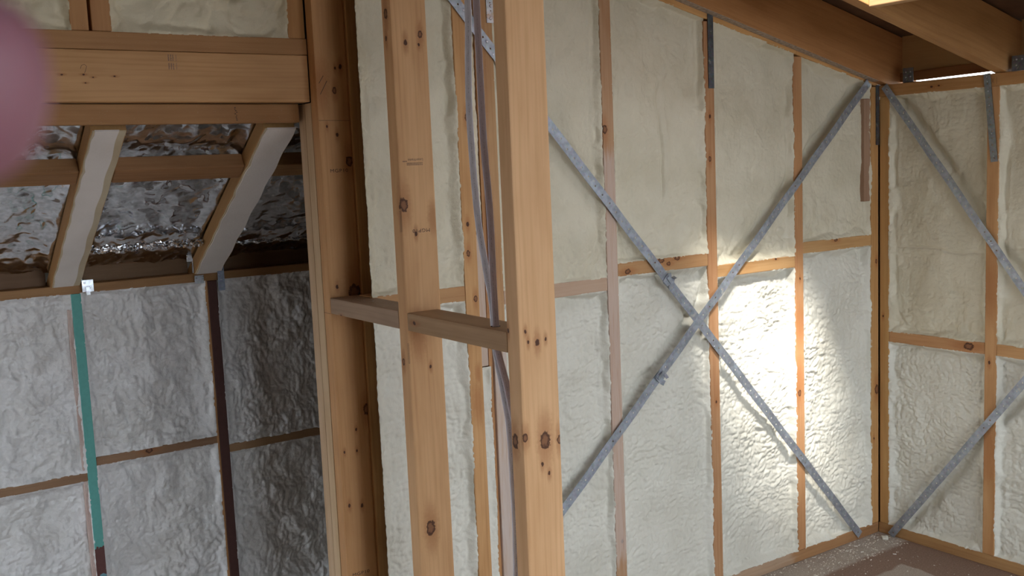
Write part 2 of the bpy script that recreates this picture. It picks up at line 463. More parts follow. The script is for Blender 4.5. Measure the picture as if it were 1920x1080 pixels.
# ------------------------------------------------------------------ SETTING: back wall with the X brace
wb = tag(empty('wall_back', (0, 0, 0)), 'timber framed back wall filled with cream sprayed foam behind a metal X brace', 'wall', kind='structure')
PLB = lambda x: 1.8053 - .2345 * x        # underside of the raked top plate
ST = [(-.045, 0.0), (-.495, -.45), (-.945, -.90), (-1.397, -1.352), (-1.845, -1.80), (-1.935, -1.888)]
def a_stud(i, knots=(), **kw):
    x0, x1 = ST[i]
    lo = (x0, 0, .044); hi = (x1, .09, PLB(x1))
    return knotty('stud', lo, hi, 'z', knots, wb, seed=i * .37, **kw)
a_stud(0, [(-.014, 0, 1.121, .006), (-.012, 0, .60, .012), (-.03, 0, .4, .004)], light=(.50, .27, .11), dark=(.34, .16, .055))
a_stud(1, [(-.472, 0, .929, -.016), (-.476, 0, .70, -.016), (-.47, 0, 1.096, .004), (-.478, 0, .66, .008)])
a_stud(2, [(-.923, 0, 1.698, .005), (-.927, 0, 1.553, .006), (-.916, 0, 1.963, .005), (-.92, 0, .7, .004)], light=(.55, .32, .16))
a_stud(3, [(-1.39, 0, 1.66, .009), (-1.37, 0, .3, .005)], wash=(-.85, .50, .62, (.60, .50, .45)), light=(.50, .31, .18))
a_stud(4, [(-1.849, 0, 1.304, .007)], wash=(-1.0, -.12, .80, (.60, .52, .48)), light=(.56, .34, .16))
a_stud(5, [(-1.902, 0, 1.702, .007), (-1.919, 0, 1.31, .006), (-1.901, 0, 1.174, .006), (-1.916, 0, 1.395, .005), (-1.905, 0, .95, -.006), (-1.91, 0, .86, -.012)])
# strip of board where the wall ends against the partition
timber('stud', (-2.2135, .108, .044), (-2.17, .165, 2.33), 'z', PINE_B, wb)
# a short offcut of board left beside the corner stud
timber('packing_strip', (-.0835, .004, 1.362), (-.046, .09, 1.76), 'z', wood('pine_offcut', light=(.36, .22, .15), dark=(.25, .14, .09)), wb)
timber('bottom_plate', (-2.232, 0, 0), (0, .09, .0435), 'x', wood('pine_plate_a', light=(.42, .23, .10), dark=(.25, .12, .045), wash=(-.3, .6, .25, (.7, .65, .55))), wb)
timber_line('top_plate', (-2.232, .045, PLB(-2.232) + .0225), (-.475, .045, PLB(-.475) + .0225), .09, .045, PINE_B, wb)
timber_line('top_plate', (-.474, .045, PLB(-.474) + .0225), (0.0, .045, PLB(0) + .0225), .09, .045, PINE_B, wb)
NOGS = [(-.45, -.045, 1.2302, [(-.26, 0, 1.224, .006)]), (-.90, -.495, 1.184, [(-.6, 0, 1.18, .004)]),
        (-1.352, -.945, 1.2303, [(-1.163, 0, 1.223, .009), (-1.09, 0, 1.227, .008), (-1.13, 0, 1.21, .006), (-1.31, 0, 1.20, .008)]),
        (-1.80, -1.397, 1.1891, []), (-2.233, -1.935, 1.215, [])]
for i, (x0, x1, zt, kn) in enumerate(NOGS):
    knotty('nog', (x0 + .0005, .001, zt - .0445), (x1 - .0005, .09, zt), 'x', kn, wb, seed=i * .21 + .5,
           light=(.54, .315, .14) if i != 3 else (.58, .42, .30), dark=(.36, .17, .06) if i != 3 else (.45, .27, .16))
# block of timber and foam wedged between the pair of studs
timber('packing_block', (-1.887, .012, .965), (-1.858, .09, 1.36), 'z', wood('pine_block', light=(.48, .30, .19), dark=(.34, .19, .11), wash=(-.25, .3, .5, (.65, .58, .52))), wb)
foam_panel(wb, FOAM_LOW, (-1.888, .006, 0), (1, 0, 0), (0, -1, 0), .030, .044, .962, 'smooth', .006)
timber('packing_strip', (-1.8575, .010, .044), (-1.8455, .09, 2.22), 'z', PINE_B, wb, .001)
foam_panel(wb, FOAM_CREAM, (-1.888, .012, 0), (1, 0, 0), (0, -1, 0), .026, 1.375, 2.20, 'smooth', .008)
GA = ((-1.985, 2.092, -.128, .020), (-1.78, .324, -.072, 1.822))
for i, (x0, x1, zt, kn) in enumerate(NOGS):
    gv = [(a - x0, b_, c_ - x0, d_) for (a, b_, c_, d_) in GA]
    foam_panel(wb, FOAM_LOW, (x0, 0, 0), (1, 0, 0), (0, -1, 0), x1 - x0, .0435, zt - .0445, 'bumpy', .032, nog_above=True, grooves=gv)
    foam_panel(wb, FOAM, (x0, 0, 0), (1, 0, 0), (0, -1, 0), x1 - x0, zt, (PLB(x0), PLB(x1)), 'smooth', .024, grooves=gv, creases=((.212, 1.84, .222, 1.40, .005, .009), (.236, 1.90, .246, 1.38, .012, -.004)) if i == 2 else ())
timber('leak_backing', (-2.185, .094, 0), (.2, .104, 2.6), 'x', BACKM, wb, 0)  # unseen backing, added to stop light leaking through the bays

# ------------------------------------------------------------------ SETTING: right wall
wr = tag(empty('wall_right', (0, 0, 0)), 'timber framed right hand wall with foam filled bays and a daylight gap above', 'wall', kind='structure')
ZB = 1.8105
knotty('stud', (.002, -.047, .044), (.09, -.004, ZB - .045), 'z', [(0, -.02, .9, .004)], wr, light=(.52, .29, .12), dark=(.36, .17, .06))
knotty('stud', (.0, -.496, .044), (.09, -.451, ZB - .045), 'z', [(0, -.473, 1.045, -.022), (0, -.47, .772, .005), (0, -.464, .43, -.02)], wr, seed=.3)
knotty('stud', (.0, -.946, .044), (.09, -.901, ZB - .045), 'z', [(0, -.92, 1.0, .006)], wr, seed=.6)
timber('stud', (.0, -1.396, .044), (.09, -1.351, ZB - .045), 'z', PINE, wr)
timber('bottom_plate', (0, -1.85, 0), (.09, 0, .0435), 'y', wood('pine_plate_b', light=(.40, .215, .095), dark=(.26, .12, .05)), wr)
knotty('top_plate', (0, -1.85, ZB - .045), (.09, -.002, ZB), 'y', [(0, -.23, 1.785, .004), (0, -.26, 1.787, .003)], wr, light=(.48, .25, .10), dark=(.33, .15, .05))
knotty('nog', (.001, -.4505, .7985), (.09, -.0475, .843), 'y', [(0, -.388, .822, .013)], wr, seed=.2)
knotty('nog', (.001, -.9005, .7985), (.09, -.4965, .843), 'y', [(0, -.7, .82, .006)], wr, seed=.7)
timber('nog', (.001, -1.3505, .7985), (.09, -.9465, .843), 'y', PINE, wr)
timber('nog', (.001, -1.8005, .7985), (.09, -1.3965, .843), 'y', PINE, wr)
timber('stud', (.0, -1.846, .044), (.09, -1.801, ZB - .045), 'z', PINE, wr)
GB = ((-.030, 1.806, -1.35, .054), (-1.41, 1.780, -.062, .004))
for (y0, w) in ((-.0475, .4025), (-.4965, .4035), (-.9465, .4035), (-1.3965, .4035)):
    gv = [(y0 - a, b_, y0 - c_, d_) for (a, b_, c_, d_) in GB]
    foam_panel(wr, FOAM_LOW, (0, y0, 0), (0, -1, 0), (-1, 0, 0), w, .0435, .7985, 'bumpy', .032, nog_above=True, grooves=gv,
               dents=((.16, .19, .05, .018), (.24, .27, .05, .014), (.30, .34, .045, .012)))
    foam_panel(wr, FOAM, (0, y0, 0), (0, -1, 0), (-1, 0, 0), w, .843, ZB - .045, 'smooth', .024, grooves=gv, creases=((.02, 1.185, .40, 1.16, .005, .005),))
timber('leak_backing', (.094, -3.9, 0), (.104, .2, ZB - .05), 'y', LINING, wr, 0)

# ------------------------------------------------------------------ roof timbers over the right hand room
def sloped(name, x0, x1, y0, y1, h, mat, lift=0.0):
    ym = (y0 + y1) / 2
    a = Vector((x0, ym, roofz(x0) + lift)) + NRM * (h / 2); b_ = Vector((x1, ym, roofz(x1) + lift)) + NRM * (h / 2)
    return timber_line(name, a, b_, y1 - y0, h, mat, up=NRM)
bmat = wood('pine_dark_beam_face', light=(.49, .235, .095), dark=(.31, .13, .046), rings=22)
beam = sloped('roof_beam', -2.3, .18, -.036, .0, .198, bmat)
tag(beam, 'dark reddish beam sloping down above the X braced back wall', 'beam')
dust = link('overspray', bm_mesh(beveled_box(2.36, .034, .0012, .0003), 'overspray'), plain_mat('overspray_film', (.50, .40, .32), .8, var=.4, scale=90.0), None)
am = Vector((-1.19, -.0185, roofz(-1.19) - .0004)); X_ = Vector((1, 0, -SL)).normalized()
Rm = Matrix((X_, NRM.cross(X_), NRM)).transposed().to_4x4()
dust.matrix_world = Matrix.Translation(am) @ Rm
dust.parent = beam; dust.matrix_parent_inverse = beam.matrix_world.inverted()
RAFT = wood('pine_rafter', light=(.42, .215, .09), dark=(.27, .12, .045), rings=22, knots=[(2.35, -.022, -.02, .007), (2.30, -.022, .03, .006), (2.62, -.022, .0, .007), (2.18, -.022, .02, .005)])
raf = sloped('roof_rafter', -2.3, .18, -.515, -.470, .192, RAFT)
tag(raf, 'brown rafter crossing the top right corner beside the bright skylight', 'rafter', 'rafters of the right hand room')
raf2 = sloped('roof_rafter', -2.3, .18, -.985, -.940, .192, RAFT)
tag(raf2, 'rafter on the near side of the skylight, right hand room', 'rafter', 'rafters of the right hand room')
raf3 = sloped('roof_rafter', -2.3, .18, -1.455, -1.410, .192, RAFT)
tag(raf3, 'rafter one bay nearer than the skylight, right of the picture', 'rafter', 'rafters of the right hand room')
def cross(name, x0, x1, y0, y1, z0, z1, mat, label, cat, grp=None):
    o = timber(name, (x0, y0, z0), (x1, y1, z1), 'y', mat); tag(o, label, cat, grp); return o
PALE_TR = wood('pine_trimmer', light=(.62, .40, .20), dark=(.45, .25, .11))
cross('skylight_trimmer', -.757, -.712, -.940, -.515, roofz(-.735) + .0, roofz(-.735) + .197, PALE_TR, 'short pale trimmer at the lower edge of the skylight', 'trimmer')
cross('skylight_trimmer', -1.405, -1.36, -.940, -.515, roofz(-1.38) + .0, roofz(-1.38) + .197, PALE_TR, 'short pale trimmer at the upper edge of the skylight', 'trimmer')
BLK = wood('ply_blocking', light=(.50, .30, .14), dark=(.40, .22, .095), rings=8)
for (y0, y1, lb) in ((-.470, -.036, 'plywood blocking panel between beam and rafter above the daylight gap'), (-.940, -.515, 'plywood blocking panel right of the rafter at the picture edge'), (-1.410, -.985, 'plywood blocking panel one bay nearer than the skylight'), (-1.88, -1.455, 'plywood blocking panel nearest the camera over the right wall')):
    e = tag(empty('blocking_panel', (.11, (y0 + y1) / 2, 1.82)), lb, 'panel', 'blocking over the right hand wall')
    timber('board', (.10, y0, 1.829), (.118, y1, 2.005), 'y', BLK, e, .001)
    timber_line('batten', (.093, y1, 1.8385), (.093, y0, 1.8445), .014, .036, PINE_DK, e)

# ------------------------------------------------------------------ SETTING: low far wall on the left
YC = 1.04
wl = tag(empty('wall_left', (0, 0, 0)), 'low far wall on the left with glossy grey foam between coloured studs', 'wall', kind='structure')
ZC = 1.2015
teal = wood('painted_teal', light=(.45, .29, .2), dark=(.3, .18, .12), paint=((-.17, .7, (.13, .42, .38)), (-.27, -.167, (.13, .05, .045)), (-.8, -.267, (.16, .34, .40))))
maroon = wood('painted_maroon', light=(.45, .27, .16), dark=(.3, .16, .09), paint=((-.8, .8, (.085, .035, .030)),))
cst = [(-3.277, -3.245), (-2.815, -2.784), (-2.362, -2.329), (-1.90, -1.868)]
cm = [PINE_B, teal, maroon, PINE_B]
for i, ((x0, x1), mm) in enumerate(zip(cst, cm)):
    s_ = timber('stud', (x0, YC + (.0 if i != 2 else .0), -.2), (x1, YC + .07, ZC), 'z', mm, wl, .002)
timber('stud', (-2.372, YC + .004, -.2), (-2.3625, YC + .07, ZC), 'z', PINE, wl, .001)
fr = foam_mat('foam_fringe_pink', (.62, .50, .46), (.50, .34, .29), fine=.0015)
timber('foam_fringe', (-2.830, YC + .004, -.2), (-2.8155, YC + .05, ZC - .05), 'z', fr, wl, .003)
timber('top_plate', (-4.6, YC + .002, ZC), (-1.85, YC + .09, ZC + .030), 'x', wood('pine_plate_c', light=(.36, .19, .085), dark=(.22, .10, .04)), wl)
CN = [(-3.245, -2.815, .600), (-2.784, -2.372, .645), (-2.329, -1.90, .604), (-3.70, -3.277, .64)]
for i, (x0, x1, zt) in enumerate(CN):
    knotty('nog', (x0, YC + .002, zt - .031), (x1, YC + .07, zt), 'x', [(-2.61, YC, .635, .008)] if i == 1 else [], wl, seed=i * .4, light=(.34, .20, .11), dark=(.20, .105, .055))
for i, (x0, x1, zt) in enumerate(CN):
    foam_panel(wl, FOAM_GLOSS, (x0, YC, 0), (1, 0, 0), (0, -1, 0), x1 - x0, -.2, zt - .031, 'ropey', .026, nog_above=False, step=.0034)
    foam_panel(wl, FOAM_GLOSS, (x0, YC, 0), (1, 0, 0), (0, -1, 0), x1 - x0, zt, ZC, 'ropey', .022, step=.0034)
timber('leak_backing', (-4.6, YC + .092, -.2), (-1.85, YC + .10, 1.24), 'x', BACKM, wl, 0)
ret = timber('wall_return_blocker', (-1.868, .105, -.2), (-1.85, YC + .1, 2.3), 'z', BACKM, None, 0)  # unseen, added to keep light out of the far space
tag(ret, 'unseen dark lining added behind the partition to block light', 'wall', kind='structure')
# floor of the far space, below the frame
fl2 = timber('floor', (-6.5, .0, -.222), (-1.85, 1.2, -.2), 'x', plain_mat('far_floor', (.17, .12, .09), .8), None, 0)
tag(fl2, 'bare floor of the far space behind the header', 'floor', kind='structure')

# ------------------------------------------------------------------ low roof behind the header: rafters, nogs, foil, eave boards
RS = .60
def lowz(y): return 1.230 + RS * (YC - y)
LN = Vector((0, RS, 1)).normalized()
LX = Vector((0, -1, RS)).normalized()
def low_rafter(x0, x1, label, seed):
    root = tag(empty('low_rafter', (x0, YC, 1.23)), label, 'rafter', 'rafters of the low roof')
    xm = (x0 + x1) / 2
    a = Vector((xm, YC + .10, lowz(YC + .10))) + LN * .0235; b_ = Vector((xm, .27, lowz(.27))) + LN * .0235
    timber_line('body', a, b_, x1 - x0, .047, wood('pine_low_rafter', light=(.46, .26, .11), dark=(.32, .16, .06), seed=seed), root, up=LN)
    # trimmed foam left white on the underside, with a wavering edge
    for (nm, l0, l1, off, mm, amp, ya, yb) in (('foam_skin', .001, (x1 - x0) - .001, .003, RIND, .003, YC - .003, .268), ('white_skin', .003, (x1 - x0) - (.019 if seed < .3 else -.003), .005, WHITE, .006, YC - .006, .266)):
        bm = bmesh.new(); N = 46; rows = []
        for i in range(N + 1):
            y = ya + (yb - ya) * i / N
            e0 = x0 + l0 + amp * (.5 + .5 * math.sin(i * .9 + seed * 9) * math.sin(i * .37 + seed)) * (1 if i % 9 else 1.5)
            e1 = x0 + l1 - amp * .7 * (.5 + .5 * math.sin(i * .7 + 2 + seed * 5))
            base = Vector((0, y, lowz(y)))
            p = [Vector((e0, 0, 0)) + base, Vector((e1, 0, 0)) + base, Vector((e1 - .001, 0, 0)) + base - LN * off, Vector((e0 + .001, 0, 0)) + base - LN * off]
            rows.append([bm.verts.new(q) for q in p])
        for i in range(N):
            for k in range(4):
                j = (k + 1) % 4
                bm.faces.new((rows[i][k], rows[i][j], rows[i + 1][j], rows[i + 1][k]))
        bm.faces.new(rows[0]); bm.faces.new(rows[-1][::-1])
        bmesh.ops.recalc_face_normals(bm, faces=bm.faces)
        link(nm, bm_mesh(bm, nm), mm, root)
    return root
RIND = foam_mat('foam_rind', (.62, .53, .38), (.52, .42, .28), fine=.0004)
WHITE = foam_mat('trimmed_foam_white', (.84, .79, .765), (.76, .71, .68), rough=.8, spec=.1, fine=.0005)
low_rafter(-2.874, -2.783, 'low roof rafter with white foam on its underside, above the teal stud', .1)
low_rafter(-2.409, -2.316, 'low roof rafter with white foam on its underside, above the maroon stud', .7)
low_rafter(-3.340, -3.250, 'low roof rafter left of the teal stud, outside the picture', .4)
def low_nog(x0, x1, y, lb, mat):
    p0 = Vector((x0, y, lowz(y))) + LN * .025; p1 = Vector((x1, y, lowz(y))) + LN * .025
    o = timber_line('roof_nog', p0, p1, .066, .046, mat, up=LN, bev=.005); tag(o, lb, 'nog', 'nogs of the low roof'); return o
NG = wood('pine_low_nog', light=(.36, .19, .085), dark=(.22, .105, .045))
low_nog(-3.249, -2.875, .470, 'brown nog between low rafters, left of the left rafter', NG)
low_nog(-2.782, -2.410, .470, 'brown nog between the two white faced low rafters', NG)
low_nog(-2.315, -1.87, .470, 'dark nog between the right low rafter and the partition post', NG)

def foil_sheet(x0, x1, label, sd):
    nx = int((x1 - x0) / .006); ny = 150
    s = np.linspace(x0 - .01, x1 + .01, nx + 1); t = np.linspace(.20, YC, ny + 1)
    S, T = np.meshgrid(s, t, indexing='ij')
    wx = .03 * fbm(S * 6, T * 6, sd + 5, 2)
    h = .010 * fbm(S * 9 + wx * 8, T * 4, sd, 3) + .0075 * (1 - np.abs(fbm((S + wx) * 13, T * 10, sd + 1, 3))) + .0022 * (1 - np.abs(fbm(S * 45, T * 38, sd + 2, 2)))
    h += -.016 * np.exp(-((T - .47) / .05) ** 2)
    edge = np.minimum(S - s[0], s[-1] - S)
    off = .053 + .016 * sstep(edge, 0, .05) - h * sstep(edge, 0, .03) * .8
    P_ = np.stack([S, T, lowz(T)], -1) + off[..., None] * np.array(LN)
    idx = np.arange(S.size).reshape(S.shape)
    F = np.stack([idx[:-1, :-1], idx[:-1, 1:], idx[1:, 1:], idx[1:, :-1]], -1).reshape(-1, 4)
    me = bpy.data.meshes.new('foil_sheet'); me.from_pydata(P_.reshape(-1, 3).tolist(), [], F.tolist())
    for p in me.polygons: p.use_smooth = True
    o = link('foil_sheet', me, FOIL); tag(o, label, 'foil', 'foil sheets under the low roof'); return o
foil_sheet(-3.25, -2.874, 'crumpled silver foil left of the left white faced rafter', 5)
foil_sheet(-2.783, -2.409, 'crumpled silver foil between the two white faced rafters', 41)
foil_sheet(-2.316, -1.868, 'crumpled silver foil right of the right white faced rafter', 77)
# ragged rolled edge of foil at the eave
def foil_roll(x0, x1, label, y=.905, r=.011, sd=3):
    N = 90; K = 14; rng_ = np.random.RandomState(sd); V = []; F = []
    for i in range(N + 1):
        x = x0 + (x1 - x0) * i / N
        c0 = Vector((x, y + .004 * math.sin(i * .21), lowz(y) + .040 + .003 * math.sin(i * .5)))
        for k in range(K):
            a = 2 * math.pi * k / K; rr = r * (.55 + .75 * rng_.rand()) * (1.25 if math.sin(a) < 0 else .9)
            V.append((c0.x + .003 * rng_.randn(), c0.y + 1.3 * rr * math.cos(a), c0.z + rr * math.sin(a)))
    for i in range(N):
        for k in range(K):
            F.append((i * K + k, i * K + (k + 1) % K, (i + 1) * K + (k + 1) % K, (i + 1) * K + k))
    F.append(tuple(range(K))); F.append(tuple(range(N * K, N * K + K))[::-1])
    me = bpy.data.meshes.new('foil_roll'); me.from_pydata(V, [], F)
    o = link('foil_roll', me, FOIL); tag(o, label, 'foil', 'rolled foil edges at the eave')
foil_roll(-2.775, -2.415, 'bright crumpled roll of foil at the eave between the rafters')
foil_roll(-2.30, -1.95, 'thin dull roll of foil at the eave beside the partition post', y=.93, r=.005, sd=8)

EV = wood('pine_eave', light=(.30, .165, .08), dark=(.19, .095, .042))
EV2 = wood('ply_eave', light=(.235, .135, .075), dark=(.165, .088, .045), rings=8)
for (x0, x1, lb) in ((-3.249, -2.876, 'left of the left rafter'), (-2.783, -2.409, 'between the two white faced rafters'), (-2.316, -1.868, 'beside the partition post')):
    e = tag(empty('eave_board', ((x0 + x1) / 2, 1.11, ZC + .03)), 'stepped brown eave boards above the low wall, ' + lb, 'board', 'eave boards of the low wall')
    timber('lower_board', (x0, 1.105, ZC + .030), (x1, 1.125, 1.284), 'x', EV2, e, .001)
    timber('ledge', (x0, 1.085, 1.284), (x1, 1.125, 1.296), 'x', EV, e, .002)
    timber('upper_board', (x0, 1.118, 1.296), (x1, 1.14, 1.37), 'x', EV, e, .001)
roof3 = timber_line('ceiling', Vector((-3.3, 1.25, lowz(1.25))) + LN * .095, Vector((-3.3, .17, lowz(.17))) + LN * .095, 2.9, .01, BACKM, None, up=LN, bev=0)
tag(roof3, 'dark roof sheet above the foil of the low roof', 'ceiling', kind='structure')

# ------------------------------------------------------------------ header and upper wall over the opening
YD = .162
wu = tag(empty('wall_upper', (-3, YD, 1.93)), 'upper wall of studs and lumpy foam above the header', 'wall', kind='structure')
timber('bottom_plate', (-4.6, YD, 1.886), (-2.3105, YD + .09, 1.9305), 'x', wood('pine_plate_d', light=(.50, .275, .11), dark=(.36, .175, .06)), wu)
us = [(-2.922, -2.8785), (-2.8715, -2.8245), (-2.362, -2.3125), (-3.40, -3.355)]
for x0, x1 in us:
    timber('stud', (x0, YD + .003, 1.931), (x1, YD + .09, 2.60), 'z', PINE_B, wu)
foam_panel(wu, FOAM_CREAM, (-2.8245, YD, 0), (1, 0, 0), (0, -1, 0), .4625, 1.931, 2.5, 'lumpy', .034)
foam_panel(wu, FOAM_CREAM, (-3.355, YD, 0), (1, 0, 0), (0, -1, 0), .433, 1.931, 2.55, 'lumpy', .034)
timber('leak_backing', (-4.6, YD + .092, 1.74), (-1.85, YD + .10, 2.9), 'x', BACKM, wu, 0)
hd_lo, hd_hi = (-4.6, YD, 1.758), (-2.3115, YD + .045, 1.8852)
header = knotty('header_beam', hd_lo, hd_hi, 'x', [(-2.952, YD, 1.823, .0022), (-2.902, YD, 1.824, .002), (-2.88, YD, 1.818, .0016), (-2.829, YD, 1.821, .002), (-2.899, YD, 1.804, .0016)],
                light=(.68, .40, .18), dark=(.50, .265, .10))
tag(header, 'wide pine header beam with faint stamps spanning the opening on the left', 'beam')
lower = timber('lintel_plate', (-4.6, YD + .058, 1.705), (-2.322, YD + .09, 1.7575), 'x', wood('pine_lintel', light=(.44, .235, .09), dark=(.30, .14, .05)))
tag(lower, 'narrow pine plate tucked under the header beam', 'plate')

# ------------------------------------------------------------------ partition: posts and nogs
XE = -2.3103; DE = .0965
TOP = roofz(-2.26) - .002
def post(name, y, knots, label, bev=.004, z0=0.0, **kw):
    lo = (XE, y, z0); hi = (XE + DE, y + .045, TOP)
    o = knotty(name, lo, hi, 'z', knots, None, bev, **kw); tag(o, label, 'stud', 'posts of the open partition'); return o
p3 = post('partition_stud', -.8164, [(-2.255, -.816, .978, .0125), (-2.305, -.816, .992, .006), (-2.216, -.816, .972, .007), (-2.265, -.816, 1.188, .0055), (-2.294, -.816, 1.215, .003), (-2.243, -.816, 1.193, .003), (-2.264, -.816, .927, .0035),
     (-2.247, -.816, .904, .0035), (-2.288, -.816, 1.192, .003), (-2.31, -.786, .98, .010), (-2.31, -.777, 1.215, .004)],
     'nearest partition stud, orange pine with a large round knot low down', light=(.72, .425, .23), dark=(.55, .285, .13), seed=.15)
p2 = post('partition_stud', -.3353, [(-2.233, -.335, 1.88, .006), (-2.274, -.335, 1.86, .005), (-2.302, -.335, 1.473, .011), (-2.273, -.335, 1.402, .004), (-2.281, -.335, 1.150, -.012), (-2.252, -.335, 1.069, .003), (-2.276, -.335, .657, .012),
     (-2.238, -.335, 1.856, .003), (-2.224, -.335, 1.438, -.008), (-2.31, -.311, 1.93, .008), (-2.31, -.307, 1.872, .005), (-2.31, -.304, 1.085, .006)],
     'middle partition stud, knotty pine with upside down stamps', light=(.69, .40, .205), dark=(.50, .25, .11), seed=.45)
p1 = post('partition_stud', .117, [(-2.225, .117, 1.59, .010), (-2.257, .117, 1.664, .004), (-2.286, .117, 1.688, .003), (-2.257, .117, 1.786, .006), (-2.235, .117, 1.851, .005), (-2.251, .117, 1.847, .003), (-2.234, .117, 1.215, .018), (-2.286, .117, 1.24, .004),
     (-2.218, .117, .875, .010), (-2.291, .117, .603, .004), (-2.251, .117, .594, .004), (-2.296, .117, .762, .003), (-2.257, .117, .759, .003), (-2.255, .117, .822, .003), (-2.297, .117, 1.80, -.014)],
     'farthest partition stud, pine with a black knot above its stamp, against the header', light=(.64, .35, .155), dark=(.45, .215, .08), seed=.8)
for i, (y0, y1, w0, lb) in enumerate(((.1635, .2065, 0.0, 'nearer of two pale jamb studs under the right end of the header'), (.2075, .2520, .0, 'farther of two pale jamb studs under the right end of the header'))):
    o = timber('jamb_stud', (XE - .0005, y0, -.2), (XE + .09, y1, 1.7565), 'z', wood('pine_jamb', light=(.58, .40, .25), dark=(.43, .26, .14), seed=.3 * i), None, .003)
    tag(o, lb, 'stud', 'jamb studs of the opening')
n1 = knotty('partition_nog', (XE, -.2895, 1.166), (XE + .09, .1165, 1.211), 'y', [(XE, .05, 1.166, .004)], None, light=(.44, .30, .19), dark=(.30, .19, .115))
tag(n1, 'weathered nog dusted with sawdust between the farthest and middle partition studs', 'nog', 'nogs of the open partition')
# the nearer nog is solid; a dark disc paints the shade of its cable hole
nogm = wood('pine_drilled_nog', light=(.42, .25, .135), dark=(.27, .145, .07), knots=lk((XE, -.7710, 1.166), (XE + .09, -.3358, 1.211), 'y', [(XE, -.372, 1.189, .005)]))
n2 = timber('partition_nog', (XE - .001, -.7710, 1.166), (XE + .089, -.3358, 1.211), 'y', nogm, None, .005)
tag(n2, 'nog with cables through a drilled hole between the middle and nearest partition studs', 'nog', 'nogs of the open partition')
HOLE = (-2.283, -.688)
bm = bmesh.new()
bmesh.ops.create_cone(bm, cap_ends=True, segments=20, radius1=.0105, radius2=.0105, depth=.0012)
hl = link('hole_disc', bm_mesh(bm, 'hole_disc'), plain_mat('hole_shade', (.02, .012, .008), .9), n2, Matrix.Translation((HOLE[0], HOLE[1], 1.2112)))  # flat dark disc: the hole's shade as colour
hl.matrix_parent_inverse = n2.matrix_world.inverted()

# ------------------------------------------------------------------ printed stamps and pencil marks on timber
def child(o, parent):
    o.parent = parent; o.matrix_parent_inverse = parent.matrix_world.inverted(); return o
bpy.context.view_layer.update()
def stamp(txt, pos, right, up, h, parent, mat=INK, name='stamp', align='CENTER', sx=1.0):
    cu = bpy.data.curves.new('stamp', 'FONT'); cu.body = txt; cu.size = h * 1.42; cu.align_x = align; cu.align_y = 'CENTER'
    cu.space_character = 1.12
    t = bpy.data.objects.new('stamp_text', cu); COL.objects.link(t)
    bpy.context.view_layer.update()
    me = bpy.data.meshes.new_from_object(t.evaluated_get(bpy.context.evaluated_depsgraph_get()))
    bpy.data.objects.remove(t); bpy.data.curves.remove(cu)
    me.transform(Matrix.Scale(sx, 4, (1, 0, 0)))
    r = Vector(right).normalized(); u = Vector(up).normalized(); n = r.cross(u)
    Mx = Matrix((r, u, n)).transposed().to_4x4()
    me.materials.clear()
    o = link(name, me, mat, None, Matrix.Translation(Vector(pos) + n * .0006) @ Mx)
    bpy.context.view_layer.update()
    return child(o, parent)
def ink_marks(rects, pos, right, up, parent, mat=INK, name='stamp'):
    """small printed bars: (x, y, w, h) in metres on the face"""
    bm = bmesh.new()
    for (x, y, w, h) in rects:
        bm.faces.new([bm.verts.new(p) for p in ((x, y, 0), (x + w, y, 0), (x + w, y + h, 0), (x, y + h, 0))])
    r = Vector(right).normalized(); u = Vector(up).normalized(); n = r.cross(u)
    o = link(name, bm_mesh(bm, name), mat, None, Matrix.Translation(Vector(pos) + n * .0006) @ Matrix((r, u, n)).transposed().to_4x4())
    bpy.context.view_layer.update()
    return child(o, parent)
INK_SOFT = plain_mat('stamp_ink_faded', (.17, .10, .065), .8)
INK_PURPLE = plain_mat('stamp_ink_purple', (.20, .13, .12), .8)
FX, BX, UZ, DZ = (1, 0, 0), (-1, 0, 0), (0, 0, 1), (0, 0, -1)
stamp('MGP10', (-2.258, .117, 1.5646), FX, UZ, .0095, p1, INK, sx=1.25)
stamp('MGP10', (-2.268, .117, .3935), FX, UZ, .0095, p1, INK, sx=1.25)
stamp('MGP10', (-2.258, -.3353, 1.4095), BX, DZ, .0085, p2, INK, sx=1.25)
stamp('Laserframe', (-2.264, -.3353, 1.5815), BX, DZ, .0062, p2, INK_SOFT, sx=.95)
rnd = random.Random(3)
def dashes(n, w, rows, rh, gap):
    out = []
    for j in range(rows):
        x = 0
        while x < w:
            dx = rnd.uniform(.0010, .0028)
            out.append((x, j * (rh + gap), dx, rh)); x += dx + rnd.uniform(.0006, .0014)
    return out
ink_marks(dashes(0, .044, 2, .0022, .0016), (-2.245, -.3353, 1.5745), BX, DZ, p2, INK_SOFT)
ink_marks(dashes(0, .012, 1, .0025, .0016), (-2.288, -.3353, 1.5795), BX, DZ, p2, INK_SOFT)
ink_marks(dashes(0, .050, 3, .0016, .0022), (XE, -.327, 1.46), DZ, (0, -1, 0), p2, INK_SOFT)
ink_marks(dashes(0, .050, 3, .0014, .0022), (XE, -.330, 1.135), DZ, (0, -1, 0), p2, INK_SOFT)
